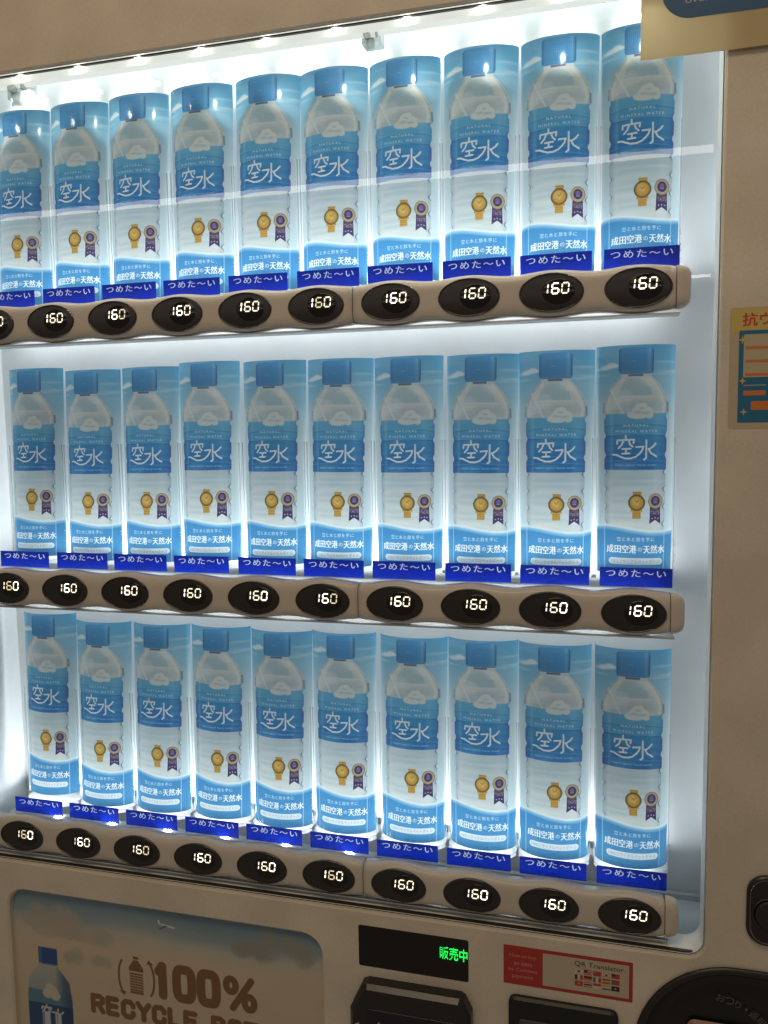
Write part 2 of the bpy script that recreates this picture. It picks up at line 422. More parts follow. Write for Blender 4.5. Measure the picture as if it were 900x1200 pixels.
def bottle_art():
    c = Canvas(-.49, .49, .39, 3.30, 420)
    X, Z = c.X, c.Z
    c.a = ramp(Z, [(.39, (205, 228, 236)), (2.0, (214, 230, 234)), (2.55, (182, 216, 229)), (2.9, (124, 192, 223)), (3.30, (84, 168, 217))])
    n = c.noise(3, 1.2, 5); n2 = c.noise(5, 3, 9)
    cl = np.clip((n - .52) * 4, 0, 1) * np.clip((Z - 2.4) * 3, 0, 1)
    c.put(cl, (226, 236, 238), .20)
    # small clouds
    for (cx, cz, rx, rz) in ((-.36, 3.03, .07, .028), (-.30, 3.05, .06, .035), (-.41, 3.01, .06, .018), (-.25, 3.04, .04, .02)):
        c.ell(cx, cz, rx, rz, (238, 240, 236), .80, soft=.022)
    for (cx, cz, rx) in ((.36, 3.08, .10), (.42, 2.96, .09), (-.42, 2.93, .07), (.30, 2.93, .1)):
        c.ell(cx, cz, rx, .012, (225, 235, 238), .5, soft=.03)
    # bottle silhouette half width as a function of height
    zz = [.39, .9, .95, 2.40, 2.54, 2.66, 2.78, 2.86, 2.91, 2.95]
    hw = [.385, .385, .385, .392, .405, .375, .305, .235, .188, .186]
    W = np.interp(Z, zz, hw)
    rib = 0.5 + .5 * np.cos((Z - 1.694) * 2 * math.pi / .219)
    W = W - np.where((Z < 1.75) & (Z > .95), .024 * (1 - rib ** 3) * 0 + .018 * np.clip(rib * 4 - 3, 0, 1), 0)
    W = W - np.where((Z > 1.75) & (Z < 2.43), .018 * np.clip((.5 + .5 * np.cos((Z - 1.91) * 2 * math.pi / .25)) * 3 - 2, 0, 1), 0)
    d = np.abs(X) - W
    body = c.sd(d, .006) * (Z < 2.95)
    col = ramp(Z, [(.39, (200, 214, 218)), (1.0, (218, 222, 216)), (1.7, (196, 210, 214)), (2.4, (206, 211, 205)), (2.75, (220, 220, 208)), (2.95, (206, 210, 202))])
    c.put(body, np.clip(col + (n2[..., None] - .5) * .10, 0, 1), .93)
    # horizontal water / rib shading of the clear part
    band = (.5 + .5 * np.cos((Z - 1.58) * 2 * math.pi / .219))
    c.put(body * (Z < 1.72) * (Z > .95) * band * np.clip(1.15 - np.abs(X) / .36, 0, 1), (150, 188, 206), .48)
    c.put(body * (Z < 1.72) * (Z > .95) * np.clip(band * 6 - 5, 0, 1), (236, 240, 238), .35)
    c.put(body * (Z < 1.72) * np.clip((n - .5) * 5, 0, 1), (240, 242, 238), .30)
    # dark refraction lines at the edge of the body
    edge = np.exp(-((d + .012) / .008) ** 2) * (Z < 1.74) * (Z > .93)
    c.put(edge * np.clip(rib * 2.6 - 1.5, 0, 1) * np.where(X > 0, 1, .6), (60, 82, 108), 1.0)
    c.put(edge, (150, 170, 184), .35)
    edge2 = np.exp(-((d + .035) / .006) ** 2) * (Z < 1.74) * (Z > .93)
    c.put(edge2, (150, 170, 182), .4)
    # shoulder: clear dome with sky seen through, pale rim
    shz = (Z > 2.43) * (Z < 2.92)
    c.put(np.exp(-((d + .02) / .012) ** 2) * shz, (150, 168, 176), .55)
    c.put(np.exp(-((d + .055) / .02) ** 2) * shz, (236, 236, 226), .7)
    dome = c.sd(np.maximum(np.hypot(X / 1.0, (Z - 2.655) / 1.0) - .205 - 0 * X, 2.662 - Z), .008)
    Wd = np.interp(Z, [2.66, 2.76, 2.84, 2.88], [.215, .185, .12, .04])
    dome = c.sd(np.maximum(np.abs(X + .012) - Wd, np.maximum(2.662 - Z, Z - 2.872)), .01)
    c.put(dome, ramp(Z, [(2.66, (160, 195, 206)), (2.87, (176, 202, 208))]), .8)
    for a, b2 in (((-.16, 2.86), (-.33, 2.60)), ((.16, 2.86), (.31, 2.62))):
        c.stroke([a, b2], .03, (236, 234, 222), .5, soft=.03)
    c.rect(-.36, .37, 2.628, 2.655, (226, 230, 226), .6, soft=.015)
    for s_ in (-1, 1):
        c.stroke([(s_ * .392, 2.57), (s_ * .398, 2.46)], .02, (96, 116, 132), .75, soft=.015)
    # neck ring and cap
    c.rect(-.185, .185, 2.885, 2.935, (208, 216, 216), 1, r=.012)
    c.rect(-.10, .085, 2.905, 2.932, (70, 92, 116), .85, soft=.01)
    cap = c.rectm(-.215, .212, 2.935, 3.268, .05)
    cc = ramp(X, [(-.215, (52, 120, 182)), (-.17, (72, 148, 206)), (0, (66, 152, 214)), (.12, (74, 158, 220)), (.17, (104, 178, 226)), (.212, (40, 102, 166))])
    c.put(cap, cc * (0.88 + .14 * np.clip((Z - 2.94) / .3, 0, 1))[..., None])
    c.rect(-.21, .205, 2.935, 2.965, (70, 136, 190), .5, soft=.01)
    ridg = (np.sin(X * 260) * .5 + .5) * (np.abs(X) < .2)
    c.put(cap * ridg * (Z > 2.98) * (Z < 3.2), (25, 80, 150), .18)
    c.rect(-.06, 0.0, 3.09, 3.10, (120, 170, 210), .7, soft=.006)
    # label
    top = 2.435 - .05 * (X / .4) ** 2 * 0
    lab = c.sd(np.maximum(np.maximum(d, Z - top), 1.722 - Z), .006)
    lc = ramp(Z, [(1.72, (22, 104, 178)), (1.9, (26, 116, 188)), (2.165, (44, 140, 204)), (2.18, (62, 156, 210)), (2.435, (96, 180, 220))])
    c.put(lab, lc)
    c.put(lab * np.clip((n2 - .45) * 3, 0, 1), (96, 184, 224), .42)
    c.put(lab * np.exp(-((Z - 2.17) / .006) ** 2), (150, 205, 230), .55)
    for zr in (1.91, 2.16):
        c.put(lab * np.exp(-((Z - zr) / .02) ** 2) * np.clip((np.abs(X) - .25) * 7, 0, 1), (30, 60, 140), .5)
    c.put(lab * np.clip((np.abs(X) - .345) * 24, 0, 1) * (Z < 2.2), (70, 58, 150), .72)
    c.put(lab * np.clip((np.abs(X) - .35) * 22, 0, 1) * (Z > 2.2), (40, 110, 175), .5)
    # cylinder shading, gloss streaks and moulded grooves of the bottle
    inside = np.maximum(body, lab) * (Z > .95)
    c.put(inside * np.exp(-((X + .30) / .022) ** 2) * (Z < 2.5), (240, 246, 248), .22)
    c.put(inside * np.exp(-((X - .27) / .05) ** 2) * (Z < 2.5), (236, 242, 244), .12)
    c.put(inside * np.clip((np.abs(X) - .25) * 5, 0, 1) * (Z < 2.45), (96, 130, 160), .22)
    for zr in (1.83, 1.91, 2.17, 2.30):
        zc = zr - .03 * (X / .4) ** 2
        c.put(lab * np.exp(-((Z - zc) / .010) ** 2), (20, 90, 160), .28); c.put(lab * np.exp(-((Z - zc - .018) / .008) ** 2), (140, 200, 232), .25)
    sh = body * (Z > 2.43) * (Z < 2.9)
    c.put(sh * np.clip((n2 - .5) * 5, 0, 1), (242, 242, 236), .40)
    c.put(sh * np.clip((.5 - n) * 5, 0, 1), (140, 172, 190), .35)
    c.put(sh * np.exp(-((X + .24 - (2.8 - Z) * .5 + .1) / .014) ** 2), (250, 250, 246), .6)
    # little cumulus of the label, standing above its top edge
    for (cx, cz, rx, rz) in ((-.03, 2.42, .08, .045), (.06, 2.49, .085, .075), (.13, 2.46, .08, .06), (.17, 2.41, .05, .04), (.03, 2.40, .11, .035), (.09, 2.53, .05, .04), (0, 2.46, .05, .05)):
        c.ell(cx, cz, rx, rz, (228, 230, 222), .96, soft=.012)
    for (cx, cz, rx, rz) in ((.02, 2.45, .045, .016), (.12, 2.44, .05, .016), (.07, 2.50, .03, .012)):
        c.ell(cx, cz, rx, rz, (176, 192, 198), .7, soft=.02)
    wt = (246, 246, 238)
    c.text('NATURAL', -.15, .16, 2.268, 2.302, wt, .95, spacing=1.5)
    c.text('MINERAL WATER', -.25, .27, 2.193, 2.227, wt, .95, spacing=1.45)
    f = lambda px, py: ((px / 5.717 + 690 - 745.4) * .01042, 2.139 - (py / 5.717 + 390 - 512) * .0109)
    logo(c, f, .023, wt)
    c.text('NARITA AIRPORT TRAVEL WATER', -.255, .262, 1.768, 1.79, wt, .8, spacing=1.1)
    # wrist watch with golden band
    g1, g2, g3 = (196, 142, 48), (128, 90, 26), (220, 178, 92)
    c.rect(-.025, .083, 1.385, 1.445, g1, 1); c.rect(-.03, .075, 1.10, 1.22, g1, 1, r=.01)
    c.rect(-.052, .098, 1.19, 1.222, g1, 1, r=.01)
    for z in (1.435, 1.41, 1.175, 1.15, 1.125): c.rect(-.03, .08, z - .003, z + .003, g2, .8)
    c.ell(.023, 1.305, .108, .104, (84, 68, 40)); c.ell(.023, 1.305, .092, .088, (150, 110, 40)); c.ell(.023, 1.308, .078, .075, g1)
    c.ell(.01, 1.325, .05, .045, g3, .7, soft=.04)
    c.stroke([(.023, 1.31), (.05, 1.345)], .008, g2); c.stroke([(.023, 1.31), (.0, 1.335)], .008, g2); c.ell(.03, 1.285, .018, .016, g3, .8)
    # rosette
    pu, go = (52, 38, 88), (190, 158, 108)
    c.poly([(.195, 1.26), (.325, 1.26), (.332, 1.035), (.262, 1.085), (.188, 1.035)], pu)
    c.text('TASTE', .208, .318, 1.155, 1.20, (202, 178, 150), .9)
    for k in range(3): c.ell(.225 + k * .037, 1.105 + (k == 1) * .008, .009, .009, (196, 180, 190), .9)
    c.rect(.21, .315, 1.212, 1.218, (170, 150, 150), .6)
    c.ell(.262, 1.325, .092, .098, (120, 92, 62)); c.ell(.262, 1.325, .084, .090, go); c.ell(.262, 1.325, .072, .078, (112, 88, 96), .6); c.ell(.262, 1.325, .070, .076, (196, 170, 128), .8)
    c.ell(.262, 1.328, .058, .063, pu); c.ell(.262, 1.335, .03, .035, (120, 108, 150), .7); c.rect(.235, .29, 1.30, 1.308, (190, 180, 200), .6)
    # blue wave
    wz = 1.0 + .03 * np.cos((X + .38) * 3.6) - .02 - .03 * (X + .49)
    wz = np.interp(X, [-.49, -.36, -.2, 0, .2, .36, .49], [.985, 1.0, .985, .952, .925, .925, .945])
    c.put(c.sd(Z - wz - .028, .03), (228, 238, 242), .9)
    c.put(c.sd(Z - wz, .015), (120, 186, 222), .8)
    c.put(c.sd(Z - wz + .03, .05), ramp(Z, [(.39, (48, 124, 176)), (.9, (38, 120, 180))]), .95)
    for xx in (-.385, .385): c.put(np.exp(-((X - xx) / .006) ** 2) * (Z < wz), (190, 222, 238), .65)  # reflections of the holder edges, painted into the print as pale lines
    c.text('空と水と旅を手に', -.225, .26, .812, .866, wt, .85, spacing=1.12)
    for e_ in (0, .005): c.text('成田空港', -.358 + e_, .022 + e_, .66, .765, wt, 1)
    c.text('の', .045, .10, .685, .735, wt, .95)
    for e_ in (0, .005): c.text('天然水', .115 + e_, .388 + e_, .66, .765, wt, 1)
    c.rect(-.33, .365, .515, .60, (222, 232, 236), .97, r=.042)
    c.text('100%リサイクルペットボトル', -.30, .335, .533, .582, (120, 132, 142), .85)
    g = c.a.mean(-1, keepdims=True)
    c.a = (c.a * .88 + g * .12) * .90 + np.array([.62, .66, .64]) * .10
    return c.image('bottle_card_print')

def stroke_text(c, body, x0, x1, z0, z1, wd, col):
    G = {'1': [[(0, .80), (.42, 1), (.42, 0)]], '0': 'O', 'O': 'O',
         '%': [[(.92, 1), (.25, 0)]], 'R': [[(0, 0), (0, 1), (.7, 1), (1, .87), (1, .66), (.7, .48), (0, .48)], [(.55, .48), (1, 0)]],
         'E': [[(.9, 1), (0, 1), (0, 0), (.9, 0)], [(0, .52), (.8, .52)]], 'C': [[(1, .72), (1, .82), (.75, 1), (.25, 1), (0, .82), (0, .18), (.25, 0), (.75, 0), (1, .18), (1, .28)]],
         'Y': [[(-.05, 1), (.5, .5), (1.05, 1)], [(.5, .5), (.5, 0)]], 'L': [[(0, 1), (0, 0), (.85, 0)]], 'T': [[(-.05, 1), (1.05, 1)], [(.5, 1), (.5, 0)]],
         'B': [[(0, 0), (0, 1), (.65, 1), (.92, .86), (.92, .66), (.65, .52), (0, .52)], [(.65, .52), (1, .38), (1, .15), (.7, 0), (0, 0)]], ' ': []}
    h = z1 - z0 - wd; wds = {'1': .36, ' ': .35, '%': 1.1}
    tot = sum(wds.get(ch, .62) for ch in body) + .36 * (len(body) - 1); u = (x1 - x0 - wd) / tot
    x = x0 + wd / 2
    for ch in body:
        w_ = wds.get(ch, .62) * u; g = G[ch]
        if g == 'O':
            P = [(.5 + .5 * math.copysign(abs(math.cos(a)) ** .42, math.cos(a)), .5 + .5 * math.copysign(abs(math.sin(a)) ** .75, math.sin(a))) for a in np.linspace(0, 2 * math.pi, 40)]
            g = [P]
        if ch == '%':
            for (cx, cz) in ((.20, .76), (.84, .24)):
                g = g + [[(cx + .17 * math.cos(a), cz + .22 * math.sin(a)) for a in np.linspace(0, 2 * math.pi, 24)]]
        for p in g: c.stroke([(x + a * w_, z0 + wd / 2 + b * h) for a, b in p], wd * (.72 if ch == '%' else 1), col)
        x += w_ + .36 * u

def poster_art(x0, x1, z0, z1):
    c = Canvas(x0, x1, z0, z1, 160)
    X, Z = c.X, c.Z
    t = (Z - z0) / (z1 - z0)
    n = c.noise(11, .8, 2.2); n3 = c.noise(2, 2, 5)
    tt = t + (n - .5) * .10
    c.a = ramp(tt, [(0, (208, 190, 158)), (.63, (214, 196, 166)), (.74, (190, 194, 182)), (.82, (142, 166, 178)), (.92, (112, 148, 172)), (1.0, (96, 128, 152))])
    rg = random.Random(4)
    def cloud(cx, cz, sx, sz, col, al):
        for k in range(16):
            a = rg.random(); c.ell(cx + (a - .5) * sx, cz + rg.random() * sz * (1 - abs(a - .5) * 1.4), sx * .13, sx * .12, col, al, soft=.05)
    cloud(-4.55, -5.28, 1.0, .42, (178, 172, 160), .55)
    cloud(-4.2, -5.36, 1.2, .12, (182, 174, 160), .5)
    cloud(-.85, -5.20, 1.1, .34, (146, 150, 138), .5)
    cloud(-3.95, -5.78, .7, .2, (176, 178, 152), .5)
    # aeroplane
    pl = lambda pts: [(-2.56 + a * .12, -4.995 + b * .10) for a, b in pts]
    c.poly(pl([(-1.3, .5), (-1.0, .1), (.9, -.25), (1.2, -.1), (.7, .1), (-.9, .3)]), (226, 226, 220))
    c.poly(pl([(-.3, .05), (.2, .0), (-.9, -.7), (-1.1, -.6)]), (90, 100, 150))
    c.poly(pl([(-1.3, .5), (-1.05, .9), (-.9, .3)]), (230, 230, 226))
    # brown recycle mark and lettering
    br = (128, 88, 40)
    c.rect(-3.155, -3.065, -5.605, -5.56, br); c.poly([(-3.15, -5.62), (-3.07, -5.62), (-2.99, -5.74), (-2.985, -5.80), (-3.235, -5.80), (-3.23, -5.74)], br)
    for k in range(7): c.rect(-3.225, -2.995, -5.855 - k * .043, -5.825 - k * .043, br, r=.008)
    c.rect(-3.225, -2.995, -6.16, -6.12, br, r=.01)
    for s_ in (-1, 1):
        P = [(-3.11 + s_ * (.20 + (.10) * math.cos(a)), -5.90 + .27 * math.sin(a)) for a in np.linspace(-1.15, 1.15, 12)]
        c.stroke(P, .035, br)
        e = P[-1] if s_ > 0 else P[0]; dz = .07 if s_ > 0 else -.07
        c.poly([(e[0] - .06, e[1]), (e[0] + .06, e[1]), (e[0] - s_ * .02, e[1] + dz)], br)
    stroke_text(c, '100%', -2.80, -1.12, -6.17, -5.57, .145, br)
    stroke_text(c, 'RECYCLE BOTTLE', -3.93, -.32, -6.60, -6.27, .088, br)
    # bottle picture
    def hwf(z): return np.interp(z, [-7.6, -6.5, -6.2, -5.95, -5.9], [.40, .40, .37, .16, .15])
    d = np.abs(X + 4.66) - hwf(Z)
    bd = c.sd(np.maximum(d, Z + 5.88), .02)
    c.put(bd, ramp(Z, [(-6.6, (120, 160, 180)), (-5.9, (176, 186, 176))]), .85)
    c.put(bd * np.clip((X + 4.55) * 6, 0, 1), (36, 70, 118), .75)
    lb = c.sd(np.maximum(d, Z + 6.38), .02)
    c.put(lb, (72, 128, 168)); c.put(lb * (Z < -6.60), (24, 66, 130))
    c.put(lb * np.clip((X + 4.48) * 6, 0, 1), (22, 44, 96), .6)
    for (a, b2, r) in ((-4.70, -6.42, .09), (-4.62, -6.36, .1), (-4.56, -6.44, .09), (-4.66, -6.31, .07)): c.ell(a, b2, r, r * .9, (206, 204, 186), 1, soft=.03)
    logo(c, lambda a, b2: (-4.86 + (a - 163) * .00145, -6.62 - (b2 - 690) * .0014), .03, (200, 210, 220))
    c.rect(-4.83, -4.49, -5.93, -5.66, (20, 72, 152), r=.02); c.rect(-4.83, -4.77, -5.93, -5.66, (64, 110, 168), .8); c.rect(-4.79, -4.53, -5.95, -5.925, (120, 140, 150))
    c.put(np.ones(X.shape) * np.clip((n3 - .4), 0, 1), (150, 130, 100), .15)
    g = c.a.mean(-1, keepdims=True); c.a = (c.a * .88 + g * .12) * .88 + .085
    return c.image('recycle_poster_print')

# ------------------------------------------------------------------ machine body
FY = -.12            # front face of the cover
WX0, WX1, WZ0, WZ1 = -5.72, 4.885, -4.255, 7.295
BY = 1.36            # back wall of the display case
vm = tag(empty('vending_machine', (0, 0, -9)), 'beige drinks vending machine front with a brightly lit display window', 'vending machine')
OV = (0, 0, -9)
def vpart(b, name, m, parent=vm, smooth=False):
    o = b.build(name, m, None, smooth)
    o.parent = parent; o.location = Vector((0, 0, 9)) * S if parent is vm else Vector((0, 0, 0))
    return o
def adopt(o, parent):
    o.parent = parent; o.location = Vector((0, 0, 9)) * S if parent is vm else Vector((0, 0, 0)); return o

win = rrect(WX0, WX1, WZ0, WZ1, .22, 6)
post = rrect(-5.26, -.10, -8.2, -4.72, .30, 6)
disc = rrect(4.13, 7.2, -8.4, -4.35, 1.15, 12)
def plate_with_holes(outer, holes, y):
    loops = [[Vector((x, 0, z)) for x, z in l] for l in [outer] + holes]
    T = tessellate_polygon(loops)
    V = [(x, y, z) for l in [outer] + holes for x, z in l]
    return V, [tuple(t) for t in T]
R = .028
V, F = plate_with_holes([(-9, -9.5), (9, -9.5), (9, 6.40), (9, 11), (-9, 11)], [offset(win, R), offset(post, .03), offset(disc, .03)], FY)
b = MB(); b.add(V, F)
b.prism(offset(win, 0), [(R, FY), (R * .3, FY + .015), (0, FY + .05)], cap=False)
b.prism(post, [(.03, FY), (0, FY + .03), (0, FY + .10)], cap=False)
b.prism(disc, [(.03, FY), (0, FY + .03), (0, FY + .20)], cap=False)
vpart(b, 'front_cover', M['cover'])
# header panel above the seam at the upper right
b = MB(); b.box(WX1 + .06, 9, FY - .022, FY - .002, 6.47, 11, 0)
vpart(b, 'header_panel', M['cover'])
# white reveal inside the window
b = MB(); b.prism(win, [(-.012, FY + .05), (-.012, .34)], cap=False); vpart(b, 'window_reveal', M['reveal'])
# inner case
b = MB(); b.add([(-6.05, BY, WZ0 - .1), (5.05, BY, WZ0 - .1), (5.05, BY, WZ1 + .85), (-6.05, BY, WZ1 + .85)], [(0, 1, 2, 3)])
vpart(b, 'back_wall', M['inner'])
b = MB(); b.add([(4.90, .34, WZ0 - .1), (5.04, BY, WZ0 - .1), (5.04, BY, WZ1 + .85), (4.90, .34, WZ1 + .85)], [(0, 1, 2, 3)])
vpart(b, 'side_wall', M['inner'])
b = MB(); b.add([(-5.74, .34, WZ0 - .1), (-6.02, BY, WZ0 - .1), (-6.02, BY, WZ1 + .85), (-5.74, .34, WZ1 + .85)], [(0, 3, 2, 1)])
vpart(b, 'side_wall', M['inner'])
b = MB(); b.add([(-6.1, FY + .2, WZ1 + .8), (5.1, FY + .2, WZ1 + .8), (5.1, BY + .02, WZ1 + .8), (-6.1, BY + .02, WZ1 + .8)], [(0, 1, 2, 3)])
vpart(b, 'ceiling_panel', M['inner'])
b = MB(); b.box(-6.0, 5.02, .02, BY - .01, WZ0 - .16, WZ0 - .045)
vpart(b, 'case_floor', M['floor'])
b = MB(); b.box(-6.0, 5.02, BY - .10, BY - .012, WZ0 - .04, WZ0 + .03)
vpart(b, 'floor_trim', M['railbase'])
b = MB(); b.box(WX0 + .03, WX1 - .10, -.055, -.01, WZ0 - .01, WZ0 + .035)
vpart(b, 'window_gasket', M['gasket'])
b = MB(); b.box(WX0 + .03, WX1 - .03, FY + .052, FY + .09, WZ1 - .03, WZ1 - .012)
vpart(b, 'window_gasket', M['gasket'])
# light strip along the top with its lamps
b = MB()
prof = [(.02, 7.28), (.02, 7.20), (.10, 7.165), (.22, 7.24), (.22, 7.40), (.02, 7.40)]
n = len(prof); Vp = [(x, y, z) for x in (-5.70, 4.86) for y, z in prof]
b.add(Vp, [(i, (i + 1) % n, n + (i + 1) % n, n + i) for i in range(n)] + [tuple(range(n)), tuple(reversed(range(n, 2 * n)))])
bar = vpart(b, 'light_strip', M['ledglow'])
for k in range(12):
    x = -5.24 + k * .927
    if x > 4.7: break
    b = MB(); b.prism(ellipse(x, 7.262, .040, .030, 12), [(0, .018), (0, -.012), (-.015, -.02)])
    vpart(b, 'led', M['led'], bar)
    area_lamp('strip_led_lamp', (x, .16, 7.14), (x, .50, 5.4), .12, .12, .040, (.95, 1.0, .95), 150, 'DISK')
    area_lamp('strip_led_lamp', (x, .25, 7.30), (x, 1.36, 7.36), .06, .06, .0085, (1.0, 1.0, .93), 44, 'DISK')
area_lamp('top_fill_lamp', (-.5, .98, 8.0), (-.5, 1.03, 7.0), 10.2, .16, .19, (.92, 1.0, .97), 178)  # added fill lamp under the case ceiling, brightens back wall and card backs
# bottom strip of lamps behind the lowest row
b = MB(); b.box(-5.7, 4.25, .98, 1.18, -3.78, -3.66, .02)
lowbar = vpart(b, 'low_light_strip', M['ledbar'])
b = MB(); b.box(-5.6, .55, .40, .55, -4.05, -3.765, .01); frontbar = vpart(b, 'low_light_strip', M['ledbar'])
for k in range(6):
    b = MB(); b.prism(ellipse(-4.69 + k * .968, -3.745, .055, .030, 12), [(0, .45), (0, .43), (-.012, .42)], capback=True)
    vpart(b, 'led', M['ledlow'], frontbar)
area_lamp('low_strip_lamp', (-.65, 1.10, -3.64), (-.65, 1.19, -2.6), 9.9, .20, .86, LED, 178)
area_lamp('low_front_lamp', (-.65, .60, -3.74), (-.65, .64, -2.6), 9.9, .10, .12, LED, 178)
# lamp rows hidden behind the upper two rails
for r_ in (0, 1):
    zr = H * (1 - r_)
    b = MB(); b.box(-5.6, 4.35, .98, 1.18, zr + .12, zr + .22, .02); vpart(b, 'shelf_light_strip', M['ledbar'])
    area_lamp('shelf_strip_lamp', (-.50, 1.10, zr + .235), (-.50, 1.17, zr + 1.2), 9.5, .18, (1.02, .86)[r_], LED, 178)
    area_lamp('down_fill_lamp', (-.63, 1.08, zr + .10), (-.63, 1.12, zr - 1.2), 9.9, .16, .20, LED, 178)  # added fill lamp facing down, lifts the wall and card tops below the rail
    area_lamp('tag_strip_lamp', (-.63, .50, zr + .12), (-.63, .53, zr + 1.2), 9.9, .10, (.15, .15)[r_], LED, 178)

# clear clips at the strip
def clip(x, z, s_):
    b = MB(); b.box(x - .13 * s_, x + .13 * s_, .10, .30, z - .12 * s_, z + .12 * s_, .02)
    b.box(x - .06 * s_, x + .05 * s_, .06, .12, z - .20 * s_, z - .06 * s_, .015)
    b.box(x + .07 * s_, x + .11 * s_, .04, .10, z - .05 * s_, z + .09 * s_, .01)
    b.prism(ellipse(x - .04 * s_, z - .02 * s_, .05 * s_, .05 * s_, 12), [(0, .10), (0, .04), (-.015, .03)])
    return vpart(b, 'strip_clip', M['clip'])
clip(.76, 7.20, .95); clip(-4.45, 7.19, 1.35)
# pane
b = MB(); b.add([(WX0, .315, WZ0), (WX1, .315, WZ0), (WX1, .315, WZ1 - .06), (WX0, .315, WZ1 - .06)], [(0, 1, 2, 3)])
vpart(b, 'window_pane', M['glass'])

# lock at the right
b = MB(); b.prism(rrect(5.34, 5.80, -3.95, -3.08, .225, 8), [(0, FY + .01), (0, FY - .04), (-.015, FY - .055), (-.04, FY - .06)], cap=True)
lk = vpart(b, 'lock_plate', M['gasket'])
b = MB(); b.prism(rrect(5.345, 5.795, -3.945, -3.085, .222, 8), [(-.028, FY - .0625), (-.034, FY - .072), (-.045, FY - .0625)], cap=False); vpart(b, 'lock_rim', M['chrome'], lk)
b = MB(); b.prism(ellipse(5.58, -3.53, .15, .17, 24), [(0, FY - .062), (0, FY - .10), (-.02, FY - .11)]); vpart(b, 'lock_cylinder', M['dark'], lk)
b = MB(); b.prism(ellipse(5.58, -3.53, .155, .175, 28), [(0, FY - .066), (.01, FY - .075), (.016, FY - .066)], cap=False); vpart(b, 'lock_ring', M['chrome'], lk)

# sales display
b = MB(); b.prism(rrect(.447, 1.966, -5.045, -4.46, .025, 3), [(0, FY + .01), (0, FY - .004), (-.006, FY - .008)])
dp = vpart(b, 'status_display', M['display'])
P, T, _ = text_tris('販売中', .0, 1.0)
cg = Canvas(0, 3.2, 0, 1.0, 16); cg.a[:] = 0; cg.text('販売中', 0.02, 3.18, 0.0, 1.0, (255, 255, 255), bold=0.0)
gx0, gx1, gz0, gz1 = 1.575, 1.955, -4.765, -4.590
b = MB(); gh, gw = cg.a.shape[:2]
for j in range(gh):
    for i in range(gw):
        if cg.a[j, i, 0] > .40:
            cx = gx0 + (i + .5) / gw * (gx1 - gx0); cz = gz0 + (j + .5) / gh * (gz1 - gz0)
            b.add([(cx - .0033, FY - .0105, cz - .0044), (cx + .0033, FY - .0105, cz - .0044), (cx + .0033, FY - .0105, cz + .0044), (cx - .0033, FY - .0105, cz + .0044)], [(0, 1, 2, 3)])
g = vpart(b, 'green_characters', M['green'], dp)

# cashless reader under the display
b = MB(); b.prism([(.36, -8.0), (2.02, -8.0), (2.02, -5.40), (1.93, -5.22), (1.87, -5.185), (.60, -5.185), (.52, -5.22), (.36, -5.56)],
                  [(0, FY), (0, FY - .16), (-.05, FY - .22)])
rd = vpart(b, 'card_reader', M['dark'])
b = MB(); b.prism(rrect(.58, 1.86, -7.6, -5.50, .05, 3), [(0, FY - .221), (-.01, FY - .226)]); vpart(b, 'reader_screen', M['screen'], rd)
adopt(text_mesh('reader_lettering', 'キャッシュレス決済がご利用できます', .76, 1.62, -5.72, -5.66, FY - .229, M['screentext']), rd)
adopt(text_mesh('reader_arrow', '<', .44, .50, -5.80, -5.72, FY - .224, M['screentext']), rd)
# bank note slot frame
b = MB(); b.prism(rrect(2.50, 3.88, -8.0, -5.10, .09, 4), [(0, FY), (0, FY - .05), (-.03, FY - .08)])
bs = vpart(b, 'note_slot', M['black'])
b = MB(); b.prism(rrect(2.64, 3.78, -7.6, -5.38, .04, 3), [(0, FY - .081), (-.015, FY - .088)]); vpart(b, 'slot_plate', M['slot'], bs)
b = MB(); b.box(2.72, 3.70, FY - .105, FY - .09, -5.56, -5.50, .005); vpart(b, 'slot_bar', M['dark'], bs)

# coin return dish
b = MB(); b.prism(disc, [(-.001, FY + .19), (-.2, FY + .20), (-.3, FY + .23)]); dd = vpart(b, 'coin_return', M['black'])
b = MB(); b.prism(disc, [(.05, FY - .002), (.06, FY - .03), (.0, FY - .045), (-.05, FY - .02), (-.06, FY + .10), (-.08, FY + .19)], cap=False); vpart(b, 'coin_return_bezel', M['gasket'], dd, True)
# curved lettering on the dish
def arc_text(chars, cx, cz, rad, a0, da, size, y, m, parent):
    b = MB()
    for k, ch in enumerate(chars):
        P, T, asp = text_tris(ch)
        a = a0 + da * k; ca, sa = math.cos(a - math.pi / 2), math.sin(a - math.pi / 2)
        ox, oz = cx + rad * math.cos(a), cz + rad * math.sin(a)
        Vv = []
        s2 = size * (.35 if ch == '・' else 1)
        for p in P:
            lx, lz = (p[0] - .5) * s2 * min(asp, 1.1), (p[1] - .5) * s2
            Vv.append((ox + lx * ca - lz * sa, y, oz + lx * sa + lz * ca))
        b.add(Vv, [tuple(t) for t in T.tolist()])
    o = b.build('coin_return_lettering', m); return adopt(o, parent)
arc_text('おつり・返却', 4.939, -5.805, .97, math.radians(80), -math.radians(6.3), .10, FY + .19, mat('dim_dish_lettering', (.13, .09, .07), .5), dd)
b = MB(); b.prism(rrect(4.72, 5.50, -6.9, -5.19, .10, 6), [(0, FY + .19), (-.03, FY + .15)]); vpart(b, 'dish_pad', M['hand'], dd)

